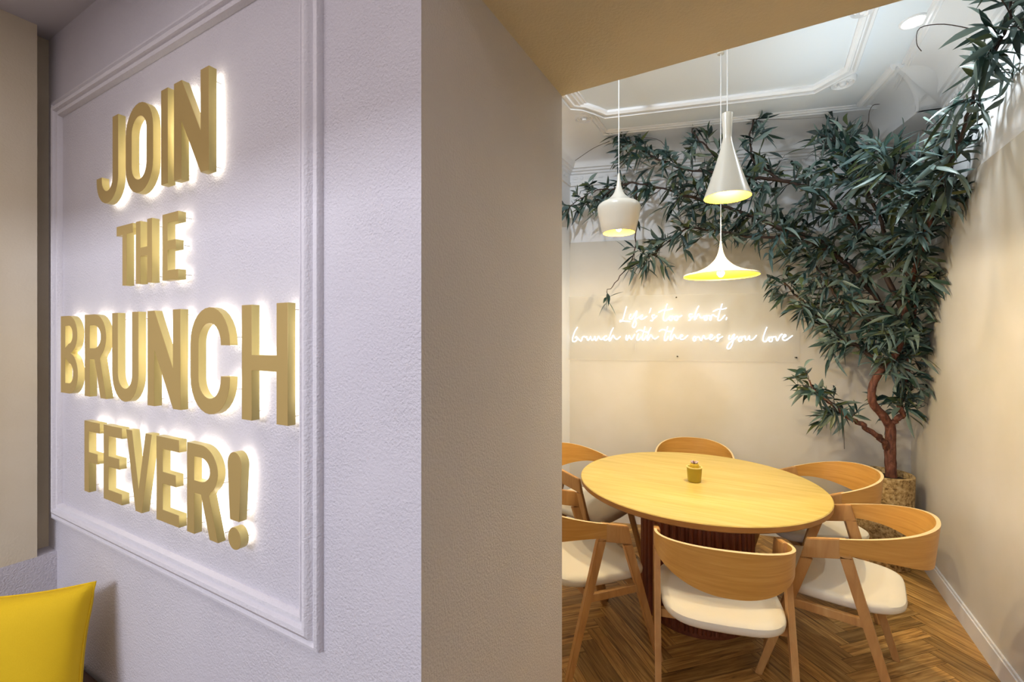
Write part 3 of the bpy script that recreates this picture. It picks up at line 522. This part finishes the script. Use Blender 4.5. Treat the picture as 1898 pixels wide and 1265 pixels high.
# ---------------------------------------------------------------- chairs
HWD = 0.26
def ztop(y): return 0.716 - 0.235 * (y - 0.0)   # tilted plane of the arm tops and the back band
def make_chair(label):
    t = thing('dining_chair', label, 'chair', (0, 0, 0), 0, 'A-frame chairs around the round table')
    th = 0.013
    for s in (-1, 1):
        x0, x1 = s * HWD - th, s * HWD + th
        bm = bmesh.new()   # arm hub, a trapezoid with a level cut
        a = [(x0, -0.078, ztop(-0.078)), (x0, 0.068, ztop(0.068)), (x0, 0.090, ztop(0.09) - 0.085), (x0, -0.100, ztop(-0.1) - 0.085)]
        hull8(bm, a, [(x1, p[1], p[2]) for p in a]); bmesh.ops.bevel(bm, geom=bm.edges[:], offset=0.003, segments=2, affect='EDGES'); obj('armrest', bm, M['oak'], t, True)
        for d in (-1, 1):
            yt = 0.090 if d > 0 else -0.100; yf = 0.275 * d; zt_ = ztop(yt) - 0.083; wt, wb = 0.047, 0.030
            bm = bmesh.new(); yi = yt - d * wt
            a = [(x0, yt, zt_), (x1, yt, zt_), (x1, yi, zt_), (x0, yi, zt_)]; b = [(x0, yf, 0), (x1, yf, 0), (x1, yf - d * wb, 0), (x0, yf - d * wb, 0)]
            hull8(bm, a, b); bmesh.ops.bevel(bm, geom=bm.edges[:], offset=0.003, segments=2, affect='EDGES'); obj('leg', bm, M['oak'], t, True)
        bm = bmesh.new(); bx(bm, s * HWD - 0.011, s * HWD + 0.011, -0.140, 0.140, 0.375, 0.412); bmesh.ops.bevel(bm, geom=bm.edges[:], offset=0.002, segments=1, affect='EDGES'); obj('seat_rail', bm, M['oak'], t)
    for y in (-0.13, 0.13):
        bm = bmesh.new(); bx(bm, -HWD + 0.011, HWD - 0.011, y - 0.012, y + 0.012, 0.378, 0.412); obj('crossbar', bm, M['oak'], t)
    # bent plywood back
    bm = bmesh.new(); n = 48; inner, outer = [], []; B = 0.335; uv = None
    rows = 7
    grid_i, grid_o = [], []
    for k in range(n + 1):
        th_ = PI * k / n; c, s_ = math.cos(th_), math.sin(th_)
        ce = abs(c) ** 0.86 * (1 if c >= 0 else -1); se = s_ ** 0.86
        yb = -0.055 - B * se; hgt = 0.070 + 0.115 * s_ ** 1.6; gi, go = [], []
        for r in range(rows):
            f = r / (rows - 1); z = ztop(yb) - hgt * f; lean = 1 - 0.30 * hgt * f * s_
            for lst, rad in ((gi, HWD + 0.001), (go, HWD + 0.013)):
                kx = rad / (HWD + 0.007)
                lst.append(bm.verts.new((ce * rad * lean * (1 + 0.05 * s_ * abs(c)), -0.055 - (B * se * kx) * lean, z)))
        grid_i.append(gi); grid_o.append(go)
    for k in range(n):
        for r in range(rows - 1):
            bm.faces.new((grid_i[k][r], grid_i[k + 1][r], grid_i[k + 1][r + 1], grid_i[k][r + 1])); bm.faces.new((grid_o[k][r], grid_o[k][r + 1], grid_o[k + 1][r + 1], grid_o[k + 1][r]))
        bm.faces.new((grid_i[k][0], grid_o[k][0], grid_o[k + 1][0], grid_i[k + 1][0])).material_index = 1
        bm.faces.new((grid_i[k][-1], grid_i[k + 1][-1], grid_o[k + 1][-1], grid_o[k][-1])).material_index = 1
    for k in (0, n):
        for r in range(rows - 1): bm.faces.new((grid_i[k][r], grid_i[k][r + 1], grid_o[k][r + 1], grid_o[k][r]))
    obj('backrest', bm, [M['ply'], M['ply_edge']], t, True)
    # seat pad
    out = []
    for k in range(64):
        an = 2 * PI * k / 64; c, s_ = math.cos(an), math.sin(an); e = 0.55 if s_ > 0 else 0.8
        x = 0.250 * abs(c) ** 0.42 * (1 if c > 0 else -1) if s_ > 0 else 0.250 * abs(c) ** 0.42 * (1 if c > 0 else -1)
        y = 0.225 * abs(s_) ** 0.5 if s_ > 0 else -0.287 * abs(s_) ** 0.75; out.append((x, y))
    bm = bmesh.new(); prof = [(0.02, 0.462), (0.5, 0.463), (0.85, 0.463), (0.94, 0.459), (0.985, 0.450), (1.0, 0.438), (0.99, 0.424), (0.95, 0.415), (0.6, 0.413), (0.02, 0.413)]; rg = []
    for q, z in prof: rg.append([bm.verts.new((x * q, y * q, z + 0.22 * (x * q) ** 2 + 0.35 * min(0, y * q + 0.08) ** 2)) for x, y in out])
    for i in range(len(rg) - 1):
        for k in range(64): bm.faces.new((rg[i][k], rg[i][(k + 1) % 64], rg[i + 1][(k + 1) % 64], rg[i + 1][k]))
    bm.faces.new(rg[0]); bm.faces.new(rg[-1][::-1]); obj('seat', bm, M['fabric'], t, True)
    return t
def place(o, u, z, ang, label):   # ang: facing direction in (u, z), degrees
    x, y = uz(u, z); fx, fy = uz(math.cos(math.radians(ang)), math.sin(math.radians(ang)))
    o.location = (x, y, 0); o.rotation_euler = (0, 0, math.atan2(fy, fx) - PI / 2); o['label'] = label
def dup(o):
    r = o.copy(); C.objects.link(r)
    for ch in list(o.children):
        c = ch.copy(); C.objects.link(c); c.parent = r
    return r
CH = [(0.93, 2.06, 74, 'oak chair nearest the camera, its curved back turned to us'),
      (1.545, 2.21, 141.5, 'oak chair at the right front, seen from its side beside the right wall'),
      (1.82, 2.82, 175, 'oak chair on the right in front of the cork tree pot'),
      (1.311, 3.267, 249, 'oak chair behind the table, only the top of its back showing'),
      (0.56, 3.14, -43, 'oak chair at the left rear of the table, its back arching by the stucco jamb'),
      (0.400, 2.40, 20.5, 'oak chair at the left front, half hidden by the stucco jamb')]
ch0 = make_chair(CH[0][3])
for i, (u, z, an, lab) in enumerate(CH):
    place(ch0 if i == 0 else dup(ch0), u, z, an, lab)
# ---------------------------------------------------------------- bench and pillow
t = thing('bench', 'dark brown bench seat in the lower left corner under the yellow pillow', 'bench', (-2.32, -0.6, 0))
bm = bmesh.new(); bx(bm, -0.19, 0.27, -1.2, 1.29, 0.0, 0.30); obj('bench_base', bm, M['sign_wall'], t)
bm = bmesh.new(); bx(bm, -0.19, 0.29, -1.2, 1.30, 0.301, 0.375); bmesh.ops.bevel(bm, geom=bm.edges[:], offset=0.012, segments=3, affect='EDGES'); obj('bench_cushion', bm, M['bench'], t, True)
t = thing('yellow_pillow', 'mustard yellow square pillow leaning in the corner below the gold letters', 'pillow', (-2.25, 0.38, 0.376))
bm = bmesh.new(); n = 36; S = 0.207
def pil(i, j, sd):
    a, b = -1 + 2 * i / n, -1 + 2 * j / n
    ed = (1 - a ** 4) * (1 - b ** 4); pinch = 1 - 0.075 * (1 - a * a) * abs(b) ** 3 ; pin2 = 1 - 0.075 * (1 - b * b) * abs(a) ** 3
    th = 0.075 * max(ed, 0) ** 0.45 * (1 + 0.10 * math.sin(5 * a + 2.5 * b) * (1 - b * b))
    cr = 0.006 * math.sin(9 * (a + b)) * max(0, abs(a) - 0.5) * max(0, b)
    return (a * S * pin2, sd * th + cr, b * S * pinch + S)
g0 = [[bm.verts.new(pil(i, j, -1)) for j in range(n + 1)] for i in range(n + 1)]
g1 = [[g0[i][j] if i in (0, n) or j in (0, n) else bm.verts.new(pil(i, j, 1)) for j in range(n + 1)] for i in range(n + 1)]
for i in range(n):
    for j in range(n):
        bm.faces.new((g0[i][j], g0[i + 1][j], g0[i + 1][j + 1], g0[i][j + 1])); bm.faces.new((g1[i][j], g1[i][j + 1], g1[i + 1][j + 1], g1[i + 1][j]))
cov = obj('pillow_cover', bm, M['mustard'], t, True); 
t.rotation_euler = (math.radians(-12), 0, math.radians(44)); t.location = (-2.052, 0.446, 0.378)
bm = bmesh.new(); edge = [Vector(pil(i, 0, 0)) for i in range(n + 1)] + [Vector(pil(n, j, 0)) for j in range(1, n + 1)] + [Vector(pil(i, n, 0)) for i in range(n - 1, -1, -1)] + [Vector(pil(0, j, 0)) for j in range(n - 1, 0, -1)]
edge.append(edge[0]); tube(bm, edge, 0.003, 6); obj('piping', bm, M['mustard'], t, True)
# ---------------------------------------------------------------- potted tree
PC = Vector(uz(0.818 * 3.25, 3.25))
def pot_base(): return PC
pot = thing('potted_tree', 'tall leafy willow tree in a speckled cork pot, branches spreading over the back wall', 'tree', (PC.x, PC.y, 0))
zp = HC - (876 - 628) / F * 3.25
bm = bmesh.new(); lathe(bm, [(0.0005, 0.0), (0.155, 0.0), (0.160, 0.01), (0.170, zp * 0.5), (0.178, zp - 0.004), (0.174, zp), (0.160, zp), (0.158, zp - 0.05), (0.0005, zp - 0.052)], 56); obj('pot', bm, M['cork'], pot, True)
bm = bmesh.new(); random.seed(3); lathe(bm, [(0.0005, zp - 0.03), (0.08, zp - 0.034), (0.157, zp - 0.045)], 30)
for v_ in bm.verts: v_.co.z += random.uniform(-0.006, 0.006)
obj('soil', bm, M['soil'], pot, True)
def T(px, py, off):      # point in front of the wall behind it
    zmax = min(back_depth(px), right_depth(px)); return unpx(px, py, zmax - off)
B0 = Vector((PC.x, PC.y, 0))
def tz(px, py, z): return unpx(px, py, z)
branches = []   # (points, r0, r1)
trunk = [tz(1652, 884, 3.25), tz(1650, 840, 3.25), tz(1651, 800, 3.25), tz(1648, 782, 3.25)]
branches += [(trunk, 0.036, 0.030)]
main = [tz(1649, 790, 3.25), tz(1636, 770, 3.24), tz(1618, 748, 3.23), tz(1617, 718, 3.22), tz(1630, 692, 3.20), tz(1652, 668, 3.16), tz(1668, 640, 3.1), tz(1676, 590, 3.05), tz(1690, 520, 2.95), tz(1712, 450, 2.8), tz(1735, 370, 2.65), tz(1755, 300, 2.5)]
branches += [(main, 0.030, 0.010)]
branches += [([tz(1650, 792, 3.25), tz(1662, 778, 3.22), tz(1672, 770, 3.2), tz(1668, 745, 3.2), tz(1680, 700, 3.15), tz(1690, 640, 3.1), tz(1700, 560, 3.0)], 0.024, 0.008)]
branches += [([tz(1645, 832, 3.25), tz(1632, 814, 3.22), tz(1610, 796, 3.2), tz(1585, 781, 3.2), tz(1560, 765, 3.2), tz(1535, 745, 3.2), tz(1512, 728, 3.2), tz(1500, 705, 3.2)], 0.022, 0.006)]
br = lambda pts, r0, r1: branches.append((pts, r0, r1))
br([tz(1640, 684, 3.18), T(1600, 650, .30), T(1560, 628, .25), T(1520, 590, .22), T(1488, 560, .2), T(1450, 520, .2)], 0.018, 0.006)
br([tz(1670, 630, 3.1), T(1630, 560, .3), T(1580, 500, .3), T(1520, 450, .3), T(1440, 420, .3), T(1380, 395, .3), T(1300, 370, .3), T(1230, 350, .3), T(1160, 340, .28), T(1110, 370, .25)], 0.020, 0.005)
br([tz(1676, 590, 3.05), T(1640, 500, .4), T(1590, 420, .4), T(1520, 360, .4), T(1450, 335, .4), T(1380, 330, .4), T(1300, 318, .38), T(1230, 300, .35), T(1180, 272, .32), T(1150, 256, .3)], 0.020, 0.005)
br([T(1560, 480, .3), T(1480, 440, .35), T(1400, 440, .35), T(1330, 430, .3), T(1270, 425, .3), T(1215, 470, .25), T(1195, 480, .22)], 0.012, 0.004)
br([tz(1690, 520, 2.95), T(1640, 430, .5), T(1600, 340, .5), T(1560, 290, .45), T(1548, 260, .4)], 0.014, 0.004)
br([T(1450, 335, .4), T(1400, 300, .4), T(1390, 260, .4), T(1400, 210, .38)], 0.010, 0.004)
br([T(1380, 330, .4), T(1330, 290, .4), T(1295, 260, .38), T(1283, 240, .36)], 0.010, 0.004)
br([tz(1735, 370, 2.65), tz(1760, 300, 2.45), tz(1790, 230, 2.3), tz(1815, 150, 2.12), tz(1850, 90, 2.0), tz(1870, 40, 1.92), tz(1880, -30, 1.85)], 0.010, 0.004)
br([tz(1712, 450, 2.8), tz(1690, 380, 2.75), tz(1660, 320, 2.75), tz(1640, 280, 2.8)], 0.010, 0.004)
br([tz(1668, 640, 3.1), T(1620, 600, .3), T(1560, 560, .3), T(1530, 520, .3), T(1500, 470, .3)], 0.012, 0.004)
br([T(1178, 345, .28), T(1178, 440, .25), T(1172, 480, .22), T(1145, 520, .2), T(1125, 540, .2)], 0.007, 0.003)
br([T(1130, 352, .25), T(1100, 355, .22), T(1060, 380, .22)], 0.006, 0.003)
curves = []
for i, (pts, r0, r1) in enumerate(branches):
    q = catmull(pts, 5); m_ = len(q) - 1
    if i > 1:
        for k in range(1, m_): q[k] += Vector((random.uniform(-1, 1), random.uniform(-1, 1), random.uniform(-1, 1))) * 0.008
    rr = [r0 + (r1 - r0) * (k / m_) + (random.uniform(-0.002, 0.002) if r0 > 0.015 else 0) for k in range(m_ + 1)]
    bm = bmesh.new(); tube(bm, [p - B0 for p in q], rr, 9 if r0 > 0.012 else 6)
    obj('trunk' if i == 0 else 'branch', bm, M['bark'] if i in (0, 1, 2, 3) else M['twig'], pot, True); curves.append(q)
# leaves

random.seed(11)
lb = bmesh.new()
def inside(p):
    d = (Vector((p.x, p.y)) - corner).dot(bn)
    if d < 0.012: p.x += bn.x * (0.012 - d); p.y += bn.y * (0.012 - d)
    if p.x > XR - 0.01: p.x = XR - 0.01
    if p.x < XNL + 0.02: p.x = XNL + 0.02
    if p.z > ZCL - 0.02: p.z = ZCL - 0.02
    return p
def rnd():
    while True:
        v = Vector((random.uniform(-1, 1), random.uniform(-1, 1), random.uniform(-1, 1)))
        if 0.05 < v.length < 1: return v.normalized()
def leaf(p, d, ln, wd):
    d = d.normalized(); s = d.cross(rnd()).normalized(); nrm = s.cross(d).normalized(); droop = random.uniform(0.05, 0.5) * ln
    prof = ((0, 0.12), (0.18, 0.62), (0.38, 1.0), (0.6, 0.86), (0.82, 0.45), (1.0, 0.0)); rows_ = []
    side = random.uniform(-0.12, 0.12) * ln
    for t_, w_ in prof:
        c = p + d * (ln * t_) + Vector((0, 0, -1)) * droop * t_ * t_ + s * side * math.sin(PI * t_)
        if w_ == 0: rows_.append([lb.verts.new(inside(c) - B0)])
        else: rows_.append([lb.verts.new(inside(c - s * wd * w_ + nrm * wd * w_ * 0.35) - B0), lb.verts.new(inside(c.copy()) - B0), lb.verts.new(inside(c + s * wd * w_ + nrm * wd * w_ * 0.35) - B0)])
    for i in range(len(rows_) - 1):
        a, b = rows_[i], rows_[i + 1]
        if len(b) == 3:
            for k in (0, 1): lb.faces.new((a[k], a[k + 1], b[k + 1], b[k])).smooth = True
        else:
            for k in (0, 1): lb.faces.new((a[k], a[k + 1], b[0])).smooth = True
def twig(p, d, ln, nl, ll=0.135):
    d = d.normalized(); pts = [p + d * ln * k / 4 + Vector((0, 0, -0.02)) * (k / 4) ** 2 + rnd() * 0.004 for k in range(5)]
    pts = [inside(q) for q in pts]
    n0 = len(lb.faces); lb.faces.ensure_lookup_table(); tube(lb, [q - B0 for q in pts], [0.0030, 0.0026, 0.0022, 0.0018, 0.0012], 4, False); lb.faces.ensure_lookup_table()
    for f in lb.faces[n0:]: f.material_index = 1
    for k in range(nl):
        f = 0.15 + 0.85 * k / max(1, nl - 1); i = min(3, int(f * 4)); q = pts[i].lerp(pts[i + 1], f * 4 - i)
        leaf(q, d * random.uniform(0.4, 1.0) + rnd() * 0.85, ll * random.uniform(0.65, 1.2), random.uniform(0.0095, 0.0165))
# how leafy each branch is: (branch index, first fraction, twigs, twig length, leaves)
spec = {1: (0.42, 66, 0.15, 8), 2: (0.40, 34, 0.13, 8), 3: (0.45, 19, 0.09, 8), 4: (0.12, 36, 0.12, 8), 5: (0.12, 72, 0.15, 8), 6: (0.1, 74, 0.15, 8), 7: (0.05, 40, 0.13, 8),
        8: (0.05, 48, 0.18, 8), 9: (0.1, 11, 0.09, 9), 10: (0.2, 9, 0.09, 9), 11: (0.0, 32, 0.13, 8), 12: (0.0, 40, 0.16, 8), 13: (0.0, 36, 0.14, 8), 14: (0.1, 6, 0.07, 3), 15: (0.2, 8, 0.09, 8)}
for bi, (f0, nt, tl, nl) in spec.items():
    q = curves[bi]; n_ = len(q) - 1
    for k in range(nt):
        f = f0 + (1 - f0) * (k + random.random()) / nt if k < nt - 2 else 1.0
        x = f * n_; i = min(n_ - 1, int(x)); p = q[i].lerp(q[i + 1], x - i); d = (q[i + 1] - q[i]).normalized()
        twig(p, d * (0.5 if f < 1 else 1.2) + rnd() * 0.9, tl * random.uniform(0.6, 1.3), nl, 0.155 if bi in (1, 8, 11, 12) else 0.13)
# long bare tendrils that stick out of the crown
for pts in ([T(1548, 285, .4), T(1580, 250, .4), T(1607, 232, .4), T(1612, 205, .4), T(1625, 190, .4), T(1651, 186, .4)], [T(1398, 215, .38), T(1440, 206, .35), T(1480, 202, .32), T(1550, 203, .3)],
            [T(1250, 300, .35), T(1225, 262, .33), T(1190, 255, .32), T(1162, 250, .32)], [T(1130, 262, .3), T(1100, 275, .3), T(1066, 298, .28)], [tz(1806, 55, 2.1), tz(1750, 45, 2.15), tz(1705, 52, 2.2), tz(1699, 80, 2.2), tz(1708, 95, 2.2)],
            [T(1563, 768, .22), T(1564, 800, .22), T(1565, 833, .22)]):
    n0 = len(lb.faces); tube(lb, [inside(q) - B0 for q in catmull(pts, 4)], 0.0022, 4, False); lb.faces.ensure_lookup_table()
    for f in lb.faces[n0:]: f.material_index = 1
fo = obj('foliage', lb, [M['leaf'], M['twig']], pot, False, None, False); fo['kind'] = 'stuff'
fo.data.polygons.foreach_set('use_smooth', [True] * len(fo.data.polygons))

# unidentified slim dark item in the corner behind the pot, built as a slab
bp = tz(1696, 940, 3.33); t = thing('dark_item', 'unidentified slim dark brown item with a rounded top in the corner behind the cork pot', 'object', (min(bp.x, XR - 0.05), bp.y, 0))
bm = bmesh.new(); q = [(-0.022, 0), (0.022, 0)] + [(0.022 * math.cos(PI * k / 10), 0.45 + 0.022 * math.sin(PI * k / 10)) for k in range(11)]
a_ = [bm.verts.new((x, -0.012, z)) for x, z in q]; b_ = [bm.verts.new((x, 0.012, z)) for x, z in q]; bm.faces.new(a_); bm.faces.new(b_[::-1])
for i in range(len(q)): bm.faces.new((a_[i], b_[i], b_[(i + 1) % len(q)], a_[(i + 1) % len(q)]))
obj('item_body', bm, M['bench'], t)
